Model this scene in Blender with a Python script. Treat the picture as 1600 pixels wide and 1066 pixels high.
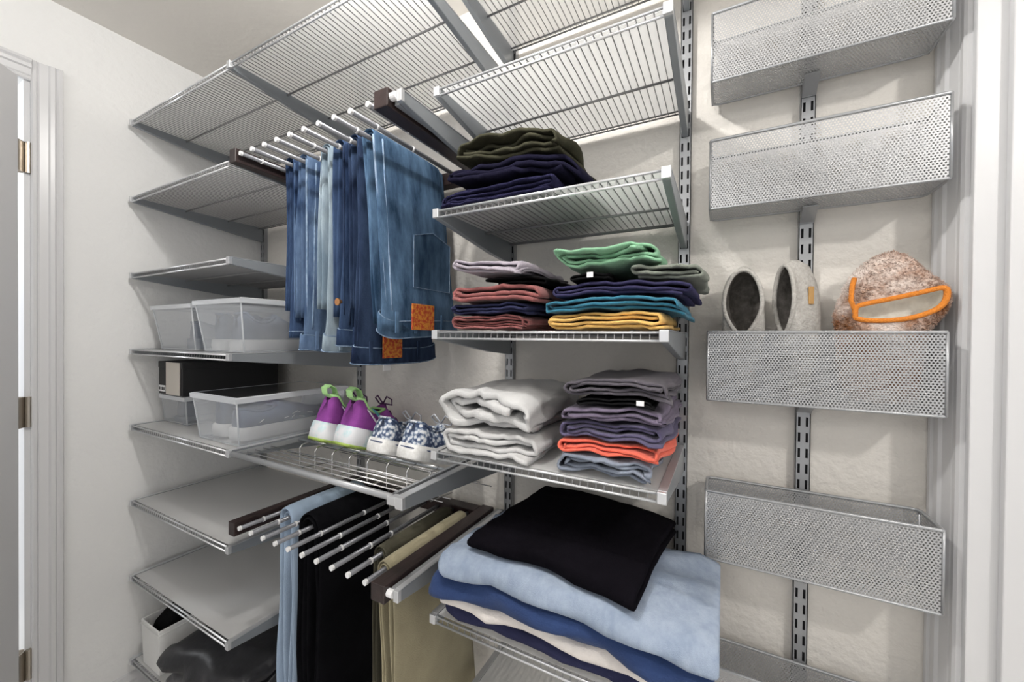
import bpy, math, random
import numpy as np
from mathutils import Vector, Matrix, noise

for o in list(bpy.data.objects): bpy.data.objects.remove(o)
scene = bpy.context.scene
COL = scene.collection
V = Vector

# ------------------------------------------------------------------ camera
FPX, YAW, PIT, ROL, DCAM, HCAM = 613.87, .4919, -.009, .0094, 1.0022, 1.30
fw = V((-math.sin(YAW), math.cos(YAW), 0)); rt = V((math.cos(YAW), math.sin(YAW), 0)); up = V((0, 0, 1))
f2 = math.cos(PIT)*fw + math.sin(PIT)*up; u2 = -math.sin(PIT)*fw + math.cos(PIT)*up
r3 = math.cos(ROL)*rt + math.sin(ROL)*u2; u3 = -math.sin(ROL)*rt + math.cos(ROL)*u2
cd = bpy.data.cameras.new('camera'); cam = bpy.data.objects.new('camera', cd); COL.objects.link(cam)
cd.sensor_fit = 'HORIZONTAL'; cd.sensor_width = 36; cd.lens = FPX/1600*36; cd.clip_start = .02
M = Matrix((r3, u3, -f2)).transposed().to_4x4(); M.translation = V((0, -DCAM, HCAM)); cam.matrix_world = M
scene.camera = cam

# ------------------------------------------------------------------ world, lights, exposure
w = bpy.data.worlds.new('world'); scene.world = w; w.use_nodes = True
bg = w.node_tree.nodes['Background']; bg.inputs[0].default_value = (.97, .98, 1, 1); bg.inputs[1].default_value = .78
def point(name, loc, watts, rad, col):
    l = bpy.data.lights.new(name, 'POINT'); l.energy = watts; l.shadow_soft_size = rad; l.color = col
    o = bpy.data.objects.new(name, l); COL.objects.link(o); o.location = loc
point('closet_ceiling_lamp', (-.48, -.74, 2.20), 24, .035, (1, .98, .95))
point('rear_fill_light', (-.45, -2.55, 2.1), 26, .28, (1, .975, .94))  # added soft fill behind the camera; no fixture known there
point('door_gap_fill_light', (-2.75, -1.35, 1.9), 90, .15, (.93, .97, 1))  # added beyond the left door to brighten the jamb, standing in for daylight
point('bedroom_ceiling_lamp', (1.12, -1.25, 2.22), 36, .05, (1, .97, .93))
vs = scene.view_settings
vs.view_transform = 'Standard'; vs.look = 'None'; vs.gamma = 1; vs.use_curve_mapping = False; vs.exposure = 0.14

# ------------------------------------------------------------------ materials
MATS = {}
def mat(name, col, rough=.6, metal=0, var=0, vscale=8, bump=0, bscale=200, spec=.5, col2=None, stretch=(1, 1, 1), alpha=1, sheen=0, bdist=.004):
    if name in MATS: return MATS[name]
    m = bpy.data.materials.new(name); m.use_nodes = True; MATS[name] = m
    nt = m.node_tree; b = nt.nodes['Principled BSDF']; L = nt.links.new
    b.inputs['Base Color'].default_value = (*col, 1); b.inputs['Roughness'].default_value = rough; b.inputs['Metallic'].default_value = metal
    b.inputs['Specular IOR Level'].default_value = spec; b.inputs['Alpha'].default_value = alpha
    if sheen: b.inputs['Sheen Weight'].default_value = sheen
    if var or bump:
        tc = nt.nodes.new('ShaderNodeTexCoord'); mp = nt.nodes.new('ShaderNodeMapping'); mp.inputs['Scale'].default_value = stretch
        L(tc.outputs['Object'], mp.inputs['Vector'])
    if var:
        n = nt.nodes.new('ShaderNodeTexNoise'); n.inputs['Scale'].default_value = vscale; n.inputs['Detail'].default_value = 5; n.inputs['Roughness'].default_value = .65
        L(mp.outputs[0], n.inputs['Vector'])
        r = nt.nodes.new('ShaderNodeValToRGB'); e = r.color_ramp.elements
        e[0].position = .5-.5*(1-min(var, .95))*.5; e[1].position = .5+.5*(1-min(var, .95))*.5
        c2 = col2 or tuple(min(1, c*(1+.5)) for c in col)
        c1 = col if col2 else tuple(c*.8 for c in col)
        e[0].color = (*c1, 1); e[1].color = (*c2, 1)
        L(n.outputs['Fac'], r.inputs[0]); L(r.outputs[0], b.inputs['Base Color'])
    if bump:
        n2 = nt.nodes.new('ShaderNodeTexNoise'); n2.inputs['Scale'].default_value = bscale; n2.inputs['Detail'].default_value = 3
        L(mp.outputs[0], n2.inputs['Vector'])
        bp = nt.nodes.new('ShaderNodeBump'); bp.inputs['Strength'].default_value = bump; bp.inputs['Distance'].default_value = bdist
        L(n2.outputs['Fac'], bp.inputs['Height']); L(bp.outputs[0], b.inputs['Normal'])
    return m
def fabric(name, col, k=1.25, bs=420, bump=.35): 
    return mat(name, col, .95, 0, .3, 14, bump, bs, .15 if max(col) > .05 else .04, tuple(min(1, c*k) for c in col), sheen=.12 if max(col) > .08 else 0)
def denim(name, dark, light, vs_=9):
    return mat(name, dark, .9, 0, .45, vs_, .35, 600, .15, light, (1.6, 1.6, .5))
PAINT = mat('wall_paint', (.685, .655, .61), .75, 0, 0, 1, .8, 48, bdist=.006)
PAINT_L = mat('wall_paint_smooth_lit', (.77, .77, .765), .75, 0, 0, 1, .5, 55, bdist=.005)  # same paint, lighter and cooler: the left wall's light put into its colour
CEIL = mat('ceiling_paint', (.74, .715, .68), .85, 0, 0, 1, .25, 60)
TRIM = mat('trim_gloss_white', (.60, .60, .61), .3)
FLOOR = mat('floor_tile', (.66, .64, .61), .4, 0, .2, 4)
METAL = mat('platinum_metal', (.36, .37, .385), .36, .5)
BRKT = mat('bracket_metal', (.27, .29, .31), .38, .35)
WIRE = mat('wire_coating', (.25, .25, .255), .4, .3)
RAILM = mat('rail_wire_bright', (.62, .63, .65), .3, .6)
DARK = mat('recess_shade', (.015, .015, .017), .8)  # near-black colour standing in for shade inside slots and open waists
CHROME = mat('chrome', (.75, .75, .76), .15, 1)
WOOD = mat('espresso_wood', (.016, .009, .009), .42, 0, .3, 12, .1, 80, .5, (.030, .017, .016), (3, .4, 3))
ROD = mat('rod_grey', (.20, .205, .225), .35, .5)
CAP = mat('white_plastic', (.8, .8, .81), .4)
BRASS = mat('hinge_nickel', (.42, .38, .33), .3, .9)

def mesh_perf():
    m = bpy.data.materials.new('perforated_steel'); m.use_nodes = True; nt = m.node_tree; L = nt.links.new
    b = nt.nodes['Principled BSDF']; b.inputs['Base Color'].default_value = (.43, .435, .445, 1); b.inputs['Metallic'].default_value = .5; b.inputs['Roughness'].default_value = .38
    uv = nt.nodes.new('ShaderNodeUVMap'); uv.uv_map = 'UVMap'
    a = .0050; cell = (a, a*1.732, 1)
    def vm(op, x, y=None):
        n = nt.nodes.new('ShaderNodeVectorMath'); n.operation = op; L(x, n.inputs[0])
        if y is not None: n.inputs[1].default_value = y
        return n
    s = vm('DIVIDE', uv.outputs[0], cell); ds = []
    for off in ((0, 0, 0), (.5, .5, 0)):
        q = vm('ADD', s.outputs[0], off); q = vm('FRACTION', q.outputs[0]); q = vm('SUBTRACT', q.outputs[0], (.5, .5, 0)); q = vm('MULTIPLY', q.outputs[0], (a, a*1.732, 0)); q = vm('LENGTH', q.outputs[0]); ds.append(q.outputs['Value'])
    mn = nt.nodes.new('ShaderNodeMath'); mn.operation = 'MINIMUM'; L(ds[0], mn.inputs[0]); L(ds[1], mn.inputs[1])
    lt = nt.nodes.new('ShaderNodeMath'); lt.operation = 'GREATER_THAN'; L(mn.outputs[0], lt.inputs[0]); lt.inputs[1].default_value = .00146
    L(lt.outputs[0], b.inputs['Alpha'])
    return m
PERF = mesh_perf()

def plastic(name, col, diff):
    m = bpy.data.materials.new(name); m.use_nodes = True; nt = m.node_tree; nt.nodes.clear(); L = nt.links.new
    o = nt.nodes.new('ShaderNodeOutputMaterial'); t = nt.nodes.new('ShaderNodeBsdfTransparent'); t.inputs[0].default_value = (.97, .98, .99, 1)
    d = nt.nodes.new('ShaderNodeBsdfDiffuse'); d.inputs[0].default_value = (*col, 1)
    g = nt.nodes.new('ShaderNodeBsdfGlossy'); g.inputs[1].default_value = .16; g.inputs[0].default_value = (1, 1, 1, 1)
    fr = nt.nodes.new('ShaderNodeFresnel'); fr.inputs[0].default_value = 1.4
    a = nt.nodes.new('ShaderNodeMixShader'); a.inputs[0].default_value = diff; L(t.outputs[0], a.inputs[1]); L(d.outputs[0], a.inputs[2])
    b = nt.nodes.new('ShaderNodeMixShader'); L(fr.outputs[0], b.inputs[0]); L(a.outputs[0], b.inputs[1]); L(g.outputs[0], b.inputs[2]); L(b.outputs[0], o.inputs[0])
    return m
CLEAR = plastic('clear_plastic', (.85, .88, .92), .26)
CLEAR_EDGE = plastic('clear_plastic_edge', (.85, .88, .92), .6)
def liner_mat():
    m = plastic('frosted_liner', (.88, .88, .875), .62); nt = m.node_tree; L = nt.links.new
    [n for n in nt.nodes if n.type == 'FRESNEL'][0].inputs[0].default_value = 1.07
    d = [n for n in nt.nodes if n.type == 'BSDF_DIFFUSE'][0]; a = d.outputs[0].links[0].to_node
    tr = nt.nodes.new('ShaderNodeBsdfTranslucent'); tr.inputs[0].default_value = (.88, .88, .88, 1)
    mx = nt.nodes.new('ShaderNodeMixShader'); mx.inputs[0].default_value = .48; L(d.outputs[0], mx.inputs[1]); L(tr.outputs[0], mx.inputs[2]); L(mx.outputs[0], a.inputs[2])
    return m
LINER = liner_mat()

# ------------------------------------------------------------------ mesh helpers
class MB:
    def __init__(s): s.v = []; s.f = []; s.uv = {}
    def box(s, a, b):
        x0, y0, z0 = a; x1, y1, z1 = b; n = len(s.v)
        s.v += [(x0,y0,z0),(x1,y0,z0),(x1,y1,z0),(x0,y1,z0),(x0,y0,z1),(x1,y0,z1),(x1,y1,z1),(x0,y1,z1)]
        s.f += [tuple(n+i for i in q) for q in ((0,3,2,1),(4,5,6,7),(0,1,5,4),(1,2,6,5),(2,3,7,6),(3,0,4,7))]; return s
    def tube(s, pts, r, n=6, caps=True, closed=False):
        pts = [V(p) for p in pts]; base = len(s.v); N = len(pts); prev = None
        for i, p in enumerate(pts):
            a = pts[(i-1) % N] if (i or closed) else p; b = pts[(i+1) % N] if (i < N-1 or closed) else p
            d = (b-a).normalized()
            if prev is None:
                h = V((0, 0, 1)) if abs(d.z) < .9 else V((1, 0, 0)); e1 = d.cross(h).normalized()
            else:
                e1 = (prev - d*prev.dot(d)).normalized()
            prev = e1; e2 = d.cross(e1); rr = r(i/(N-1)) if callable(r) else r
            for k in range(n):
                t = 2*math.pi*(k+.5)/n; s.v.append(tuple(p + e1*math.cos(t)*rr + e2*math.sin(t)*rr))
        for i in range(N if closed else N-1):
            j = (i+1) % N
            for k in range(n):
                q = (k+1) % n; s.f.append((base+i*n+k, base+i*n+q, base+j*n+q, base+j*n+k))
        if caps and not closed:
            s.f.append(tuple(base+k for k in range(n))[::-1]); s.f.append(tuple(base+(N-1)*n+k for k in range(n)))
        return s
    def prism(s, poly, axis, a, b):   # poly in the other two axes (order of remaining axes), extruded along axis
        n = len(s.v); m = len(poly)
        for c in (a, b):
            for p in poly:
                q = [0, 0, 0]; o = [i for i in range(3) if i != axis]; q[axis] = c; q[o[0]] = p[0]; q[o[1]] = p[1]; s.v.append(tuple(q))
        s.f.append(tuple(range(n, n+m))); s.f.append(tuple(range(n+m, n+2*m))[::-1])
        for i in range(m):
            j = (i+1) % m; s.f.append((n+i, n+m+i, n+m+j, n+j))
        return s
    def rings(s, rings, close_u=True, cap0=False, cap1=False):
        n = len(s.v); m = len(rings[0])
        for r in rings: s.v += [tuple(p) for p in r]
        for i in range(len(rings)-1):
            for k in range(m if close_u else m-1):
                q = (k+1) % m; s.f.append((n+i*m+k, n+i*m+q, n+(i+1)*m+q, n+(i+1)*m+k))
        if cap0: s.f.append(tuple(range(n, n+m))[::-1])
        if cap1: s.f.append(tuple(range(n+(len(rings)-1)*m, n+len(rings)*m)))
        return s
    def quad_uv(s, p, uv):
        n = len(s.v); s.v += [tuple(x) for x in p]; s.uv[len(s.f)] = uv; s.f.append(tuple(range(n, n+len(p)))); return s
    def build(s, name, m, parent=None, smooth=False, kind=None, label=None, bevel=0, fixn=True):
        me = bpy.data.meshes.new(name); me.from_pydata(s.v, [], s.f)
        if fixn:
            import bmesh
            bm = bmesh.new(); bm.from_mesh(me); bmesh.ops.recalc_face_normals(bm, faces=bm.faces); bm.to_mesh(me); bm.free()
        if s.uv:
            l = me.uv_layers.new(name='UVMap')
            for fi, uv in s.uv.items():
                for k, li in enumerate(me.polygons[fi].loop_indices): l.data[li].uv = uv[k]
        if smooth:
            for p in me.polygons: p.use_smooth = True
        if m: me.materials.append(m)
        o = bpy.data.objects.new(name, me); COL.objects.link(o)
        if parent: o.parent = parent
        if kind: o['kind'] = kind
        if label: o['label'] = label
        if bevel:
            b = o.modifiers.new('bevel', 'BEVEL'); b.width = bevel; b.segments = 2; b.limit_method = 'ANGLE'
        return o
def thing(name, label, cat, loc=(0, 0, 0), group=None):
    o = bpy.data.objects.new(name, None); COL.objects.link(o); o.empty_display_size = .05; o.location = loc
    o['label'] = label; o['category'] = cat
    if group: o['group'] = group
    return o
def tag(o, label, cat, group=None):
    o['label'] = label; o['category'] = cat
    if group: o['group'] = group
    return o
def settle(t):   # children were modelled in world space: shift them into the space of their Empty
    for c in t.children:
        c.matrix_parent_inverse = Matrix.Translation(-V(t.location))
def struct(o): o['kind'] = 'structure'; return o
def sn(x, y=0, z=0, s=0): return noise.noise(V((x+s*7.3, y+s*3.1, z-s*5.7)))

# ------------------------------------------------------------------ room shell
XW, XR_, ZC = -1.785, .355, 2.297
DH0, DH1, DTOP = -.655, -1.42, 2.03      # left door opening (y from, y to, head)
OP0, OP1 = -.084, -.86                   # opening in the right wall
struct(MB().box((-2.9, -3.2, -.05), (3.2, .12, 0)).build('floor', FLOOR))
struct(MB().box((-2.0, -3.2, ZC), (3.2, .12, ZC+.05)).build('ceiling', CEIL))
struct(MB().box((XW-.12, 0, 0), (3.2, .1, ZC)).build('wall_back', PAINT))
wl = MB().box((XW-.12, DH0, 0), (XW, 0, ZC)).box((XW-.12, DH1, DTOP), (XW, DH0, ZC)).box((XW-.12, -3.2, 0), (XW, DH1, ZC)); struct(wl.build('wall_left', PAINT_L))
wr = MB().box((XR_, OP0, 0), (XR_+.115, 0, ZC)).box((XR_, OP1, 2.04), (XR_+.115, OP0, ZC)).box((XR_, -1.3, 0), (XR_+.115, OP1, ZC)); struct(wr.build('wall_right', PAINT))
# fluted casing profile: (offset across width 0..1, proudness)
PROF = [(0, .0), (0, .010), (.06, .013), (.16, .013), (.20, .010), (.26, .012), (.52, .015), (.58, .019), (.72, .020), (.78, .017), (.86, .021), (.97, .021), (1, .018), (1, 0)]
def casing_v(name, xw, sx, ya, yb, z0, z1):   # vertical leg, inner edge at ya -> outer edge yb
    poly = [(xw+sx*d, ya+(yb-ya)*t) for t, d in PROF]
    return struct(MB().prism(poly, 2, z0, z1).build(name, TRIM))
def casing_h(name, xw, sx, ya, yb, z0, w_):
    poly = [(xw+sx*d, z0+w_*t) for t, d in PROF]
    return struct(MB().prism(poly, 1, ya, yb).build(name, TRIM))
casing_v('trim_1', XW, 1, DH0, DH0+.062, 0, DTOP+.062)
casing_v('trim_2', XW, 1, DH1, DH1-.062, 0, DTOP+.062)
casing_h('trim_3', XW, 1, DH1, DH0, DTOP, .062)
casing_v('trim_4', XR_, -1, OP0-.004, -.004, 0, 2.10)
casing_h('trim_5', XR_, -1, OP1, OP0-.004, 2.04, .062)
# jambs
j = MB().box((XW-.12, DH0-.012, 0), (XW+.002, DH0, DTOP)); struct(j.build('trim_6', TRIM))
j = MB().box((XW-.12, DH1, 0), (XW+.002, DH1+.012, DTOP)); struct(j.build('trim_7', TRIM))
j = MB().box((XR_-.004, OP0-.016, 0), (XR_+.12, OP0, 2.04)).box((XR_+.03, OP0-.03, 0), (XR_+.065, OP0-.016, 2.04)); struct(j.build('trim_8', TRIM, bevel=.002))
def baseboard(name, a, b):
    o = struct(MB().box(a, b).build(name, TRIM, bevel=.004)); return o
BP = [(0, 0), (.014, 0), (.014, .085), (.010, .10), (.012, .112), (.006, .13), (0, .135)]
struct(MB().prism([(XW+d, z) for d, z in BP], 1, DH0+.062, 0).build('baseboard_left', TRIM))
struct(MB().prism([(-d, z) for d, z in BP], 0, XW, XR_).build('baseboard_back', TRIM))
# open door leaf, swung into the closet
dleaf = thing('door_1', 'white door standing half open', 'door', (XW+.006, DH0-.012, 0)); dleaf['kind'] = 'structure'
del dleaf['category'], dleaf['label']
lf = MB().box((-.036, -.765, .012), (0, -.020, DTOP-.004)).build('door_leaf', TRIM, dleaf, bevel=.002)
for z0, z1 in ((1.10, 1.85), (.25, .92)):
    MB().box((.0, -.62, z0), (.004, -.13, z1)).build('door_panel', TRIM, dleaf, bevel=.003)
for zc in (1.807, 1.07, .33):
    h = MB().tube([(.006, .004, zc-.044), (.006, .004, zc+.044)], .0065, 10)
    h.box((-.03, -.020, zc-.044), (-.002, -.0185, zc+.044)).box((-.002, -.02, zc-.044), (.0, .004, zc+.044))
    hh = h.build('hinge', BRASS, dleaf)
    MB().box((-.03, .0075, zc-.044), (.004, .0105, zc+.044)).build('hinge_plate', BRASS, hh)
dleaf.rotation_euler.z = math.radians(49)

# ------------------------------------------------------------------ shelving
XL, XM1, XM2, XRR, XB = -1.755, -1.149, -.537, -.081, .147
def upright(x, label, z0=.10, z1=2.26):
    w2, d, sl = .0125, .016, .0022
    cols = [-w2, -.0085, -.0043, .0043, .0085, w2]
    mb = MB(); pitch = .032; n = int((z1-z0)/pitch); yv = -d
    for i in range(n):
        a = z0+i*pitch; b = a+.0190; c = a+pitch
        for k in range(5):
            x0, x1 = x+cols[k], x+cols[k+1]
            if k not in (1, 3):
                mb.f.append(tuple(range(len(mb.v), len(mb.v)+4))); mb.v += [(x0,yv,a),(x1,yv,a),(x1,yv,c),(x0,yv,c)]
            else:
                mb.f.append(tuple(range(len(mb.v), len(mb.v)+4))); mb.v += [(x0,yv,b),(x1,yv,b),(x1,yv,c),(x0,yv,c)]
    zt = z0+n*pitch
    mb.box((x-w2, yv, z0), (x-w2+.0015, -.0002, zt)); mb.box((x+w2-.0015, yv, z0), (x+w2, -.0002, zt))
    t = thing('wall_upright', label, 'shelf upright', (x, 0, z0), 'slotted uprights on the back wall')
    mb.build('channel', METAL, t, fixn=False); MB().box((x-w2+.002, -.006, z0), (x+w2-.002, -.0004, zt)).build('slot_shade_sheet', DARK, t); settle(t)  # dark sheet behind the holes paints the shade inside the channel
upright(XL, 'grey slotted steel upright in the corner by the left wall')
upright(XM1, 'grey slotted steel upright behind the hanging jeans')
upright(XM2, 'grey slotted steel upright between the trouser racks and the folded clothes')
upright(XRR, 'grey slotted steel upright between the folded clothes and the mesh baskets')
upright(XB, 'grey slotted steel upright carrying the mesh baskets')

def bracket(x, depth, z, parent, wd=.013, name='bracket', hf=.016, hb=.058, top=.003):
    y0 = -depth
    poly = [(y0+.004, z+top), (y0, z+top-.004), (y0, z-hf+.006), (y0+.005, z-hf), (-.13, z-hb*.82), (-.017, z-hb), (-.017, z+top)]
    b = MB().prism(poly, 0, x-wd/2, x+wd/2).build(name, BRKT, parent, bevel=.0015)
    MB().box((x-wd/2-.0008, y0-.0025, z-hf+.001), (x+wd/2+.0008, y0+.007, z+top+.001)).build('end_cap', RAILM, b, bevel=.001)
    MB().box((x-wd/2-.0004, y0+.006, z+top), (x+wd/2+.0004, -.03, z+top+.0016)).build('bracket_cover', RAILM, b)
    return b
def wire_shelf(x0, x1, depth, z, label, liner=True, left=True, right=True, group=None, nbars=2):
    t = thing('wire_shelf', label, 'shelf', ((x0+x1)/2, -depth/2, z), group)
    a, b = x0+.008, x1-.008; yf = -depth+.006; yb = -.022; n = round((b-a)/.0142); wr_ = .00108; zd = z-.001
    mb = MB()
    for i in range(1, n):
        x = a+(b-a)*i/n; mb.tube([(x, yb, zd), (x, yf, zd), (x, yf-.001, zd-.0125)], wr_, 4)
    mb.build('deck_wires', WIRE, t, kind='stuff')
    for dz in (.001, -.0125):
        MB().tube([(a-.0012, yf-.0025, zd+dz), (b+.0012, yf-.0025, zd+dz)], .0024, 8).build('front_rail', RAILM, t, smooth=True)
    for k in range(1, nbars+1):
        y = yf+(yb-yf)*(k/(nbars+1)+(.07 if nbars == 1 else .02)); MB().tube([(a-.0012, y, zd-.0035), (b+.0012, y, zd-.0035)], .0026, 8).build('cross_bar', WIRE, t, smooth=True)
    for y in (yb, yb-.012):
        MB().tube([(a-.0012, y, zd-.003), (b+.0012, y, zd-.003)], .0022, 6).build('back_bar', WIRE, t, smooth=True)
    if left: bracket(x0, depth, z, t)
    if right: bracket(x1, depth, z, t)
    if liner: MB().box((a, yf+.004, zd+.0016), (b, yb, zd+.0031)).build('shelf_liner', LINER, t, label='frosted plastic liner')
    settle(t); return t
D4, D3 = .443, .346
ZL = [2.014-.256*i for i in range(7)]
ZR = [1.822-.256*i for i in range(4)]
G = 'wire shelves of the closet system'
wire_shelf(XL, XM1, D4, ZL[0], 'topmost wire shelf on the left, reaching the left wall', group=G)
wire_shelf(XM1, XM2, D4, ZL[0], 'top wire shelf right above the hanging jeans', left=False, group=G)
wire_shelf(XL, XM1, D4, ZL[1], 'empty wire shelf directly beneath the top shelf by the left wall', right=False, group=G)
wire_shelf(XL, XM1, D4, ZL[2], 'empty wire shelf directly above the two shoe boxes with grey shoes', group=G)
wire_shelf(XL, XM1, D4, ZL[3], 'lined wire shelf holding two clear shoe boxes', liner=True, group=G)
wire_shelf(XL, XM1, D4, ZL[4], 'lined wire shelf holding the black shoe box and clear boxes', liner=True, group=G)
wire_shelf(XL, XM1, D4, ZL[5], 'empty lined shelf level with the lower trouser rack', liner=True, group=G)
wire_shelf(XL, XM1, D4, ZL[6], 'empty lined shelf directly above the white fabric bin', liner=True, group=G)
wire_shelf(XL, XM1, D4, .194, 'lowest wire shelf on the left under the white fabric bin', liner=True, group=G)
wire_shelf(XM2, XRR, D3, 2.11, 'highest wire shelf in the column of folded clothes', group=G, nbars=1)
wire_shelf(XM2, XRR, D3, ZR[0], 'empty wire shelf above the olive and navy sweaters', group=G, nbars=1)
wire_shelf(XM2, XRR, D3, ZR[1], 'wire shelf holding the olive and navy sweaters', group=G, nbars=1)
wire_shelf(XM2, XRR, D3, ZR[2], 'wire shelf holding the coloured folded T-shirts', group=G, nbars=1)
wire_shelf(XM2, XRR, D3, ZR[3], 'lined wire shelf holding grey sweatshirts and purple shirts', liner=True, group=G, nbars=1)
wire_shelf(XM2, XRR, D3, .704, 'wire shelf under the black trousers and blue denim pile', group=G, nbars=1)
wire_shelf(XM2, XRR, D3, .43, 'lined wire shelf beneath the blue denim pile, lowest of its column', liner=True, group=G, nbars=1)

# ------------------------------------------------------------------ gliding trouser racks
RODX = [-1.100+.0515*i for i in range(10)]
def trouser_rack(z, label):
    t = thing('trouser_rack', label, 'trouser rack', (-.862, -.25, z), 'gliding trouser racks')
    for x0, x1 in ((-1.1375, -1.110), (-.612, -.575)):
        r = MB().box((x0, -.447, z-.022), (x1, -.03, z+.014)).build('side_rail', WOOD, t, bevel=.002)
    MB().box((-1.110, -.075, z-.022), (-.612, -.04, z+.014)).build('back_rail', WOOD, t, bevel=.002)
    for i, x in enumerate(RODX):
        ro = MB().tube([(x, -.436, z), (x, -.06, z)], .0056, 10).build('rod', ROD, t, smooth=True)
        MB().tube([(x, -.441, z), (x, -.435, z)], .0060, 10).build('end_cap', CAP, ro)
        random.seed(int(z*100)+i)
        for y in (-.37+random.uniform(-.02, .05), -.24+random.uniform(-.03, .03)):
            MB().tube([(x, y, z), (x, y+.004, z)], .0070, 12).build('stop_ring', CAP, ro)
    for x, q in ((-1.1412, .0032), (-.5665, .006)):
        MB().box((x-q, -.430, z-.016), (x+q, -.02, z+.006)).build('slide', METAL, t, bevel=.001)
    b = bracket(XM2-.0165, .436, z+.004, t, .011, 'support_bracket', .02, .066)
    bracket(XM1, .428, z+.002, t, .0075, 'support_bracket', .02, .048)
    MB().tube([(-.5745, -.436, z-.002), (-.5605, -.436, z-.002)], .008, 12).build('roller', CAP, t)
    settle(t)
trouser_rack(1.768, 'dark wood gliding trouser rack holding the hanging jeans')
trouser_rack(.797, 'dark wood gliding trouser rack holding black and khaki trousers')

# gliding shoe rack
def shoe_rack():
    z = .985
    t = thing('shoe_rack', 'pull-out wire shoe rack carrying purple and floral sneakers', 'shoe rack', (-.85, -.24, z))
    MB().tube([(-1.140, -.436, z), (-.566, -.436, z)], .007, 10).build('front_bar', METAL, t, smooth=True)
    for x in (-1.136, -.570): MB().box((x-.004, -.44, z-.008), (x+.004, -.03, z+.004)).build('side_rail', METAL, t)
    for k in range(5):
        y = -.424+k*.021; MB().tube([(-1.134, y, z-.002), (-.572, y, z-.002)], .0016, 6).build('wire', CHROME, t, smooth=True)
    MB().tube([(-1.134, -.255, z-.001), (-.572, -.255, z-.001)], .0035, 8).build('heel_bar', BRKT, t, smooth=True)
    for k in range(4):
        y, zz = -.235+k*.062, z-.012-k*.032
        MB().tube([(-1.134, y, zz), (-.572, y, zz)], .0016, 6).build('wire', CHROME, t, smooth=True)
    for x0 in (-1.075, -.935, -.80, -.665):
        x1 = x0+.068
        for xx in (x0, x1):
            MB().tube([(xx, -.255, z), (xx, -.283, z-.002), (xx, -.29, z-.010), (xx, -.29, z-.062), (xx, -.283, z-.07), (xx, -.20, z-.078)], .0017, 6).build('heel_stop', CHROME, t, smooth=True)
        MB().tube([(x0, -.255, z+.002), (x1, -.255, z+.002)], .0028, 6).build('heel_stop_bar', CHROME, t, smooth=True)
    for zz, y in ((z-.03, -.29), (z-.05, -.29), (z-.072, -.27), (z-.075, -.24)):
        MB().tube([(-1.134, y, zz), (-.572, y, zz)], .0013, 6).build('wire', CHROME, t, smooth=True)
    bracket(XM2, .447, z+.005, t, .017, 'support_bracket', .02, .06)
    MB().box((-.575, -.443, z-.014), (-.552, -.425, z+.004)).build('bar_clip', RAILM, t, bevel=.002)
    settle(t)
shoe_rack()

# ------------------------------------------------------------------ mesh baskets
def basket(zt, label):
    x0, x1, y0, y1, h = -.026, .320, -.112, -.0225, .137; zb = zt-h
    t = thing('mesh_basket', label, 'basket', ((x0+x1)/2, (y0+y1)/2, zb), 'silver mesh baskets on the wall rack')
    def panel(nm, p, uv): MB().quad_uv(p, uv).build(nm, PERF, t, fixn=False)
    W, Dp = x1-x0, y1-y0
    panel('front_panel', [(x0,y0,zb),(x1,y0,zb),(x1,y0,zt),(x0,y0,zt)], [(0,0),(W,0),(W,h),(0,h)])
    panel('back_panel', [(x0,y1,zb),(x1,y1,zb),(x1,y1,zt),(x0,y1,zt)], [(0,0),(W,0),(W,h),(0,h)])
    for x in (x0, x1): panel('side_panel', [(x,y0,zb),(x,y1,zb),(x,y1,zt),(x,y0,zt)], [(0,0),(Dp,0),(Dp,h),(0,h)])
    panel('bottom_panel', [(x0,y0,zb),(x1,y0,zb),(x1,y1,zb),(x0,y1,zb)], [(0,0),(W,0),(W,Dp),(0,Dp)])
    def loop(z, r, rc=.012):
        pts = []
        for cx, cy, a0 in ((x1-rc, y1-rc, 0), (x0+rc, y1-rc, 90), (x0+rc, y0+rc, 180), (x1-rc, y0+rc, 270)):
            rr = rc if cy > (y0+y1)/2 else .003; cx = cx+(rc-rr)*(1 if cx > .1 else -1); cy = cy+(rc-rr)*(1 if cy > (y0+y1)/2 else -1)
            for q in (0, 45, 90): pts.append((cx+rr*math.cos(math.radians(a0+q)), cy+rr*math.sin(math.radians(a0+q)), z))
        return MB().tube(pts, r, 8, closed=True)
    loop(zt, .0030).build('rim', METAL, t, smooth=True); loop(zb, .0024).build('bottom_rim', METAL, t, smooth=True)
    for x, y in ((x0, y0), (x1, y0), (x0, y1), (x1, y1)):
        MB().tube([(x, y, zb), (x, y, zt)], .0022, 6).build('corner_post', METAL, t, smooth=True)
    m = MB().prism([(-.0195, zb-.026), (-.0175, zb-.026), (-.062, zb-.005), (-.062, zb-.0030), (-.0195, zb-.0030)], 0, XB-.012, XB+.012)
    m.build('hook_bracket', METAL, t); MB().box((XB-.0125, -.0200, zb+.004), (XB+.0125, -.0172, zt-.012)).build('hook_plate', METAL, t)
    settle(t)
basket(1.955, 'silver mesh basket at the top of the wall rack')
basket(1.700, 'empty silver mesh basket second from the top, above the slippers')
basket(1.315, 'silver mesh basket holding felt and fleece slippers')
basket(.993, 'empty silver mesh basket directly below the slippers basket')
basket(.640, 'silver mesh basket lowest on the wall rack')

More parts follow.
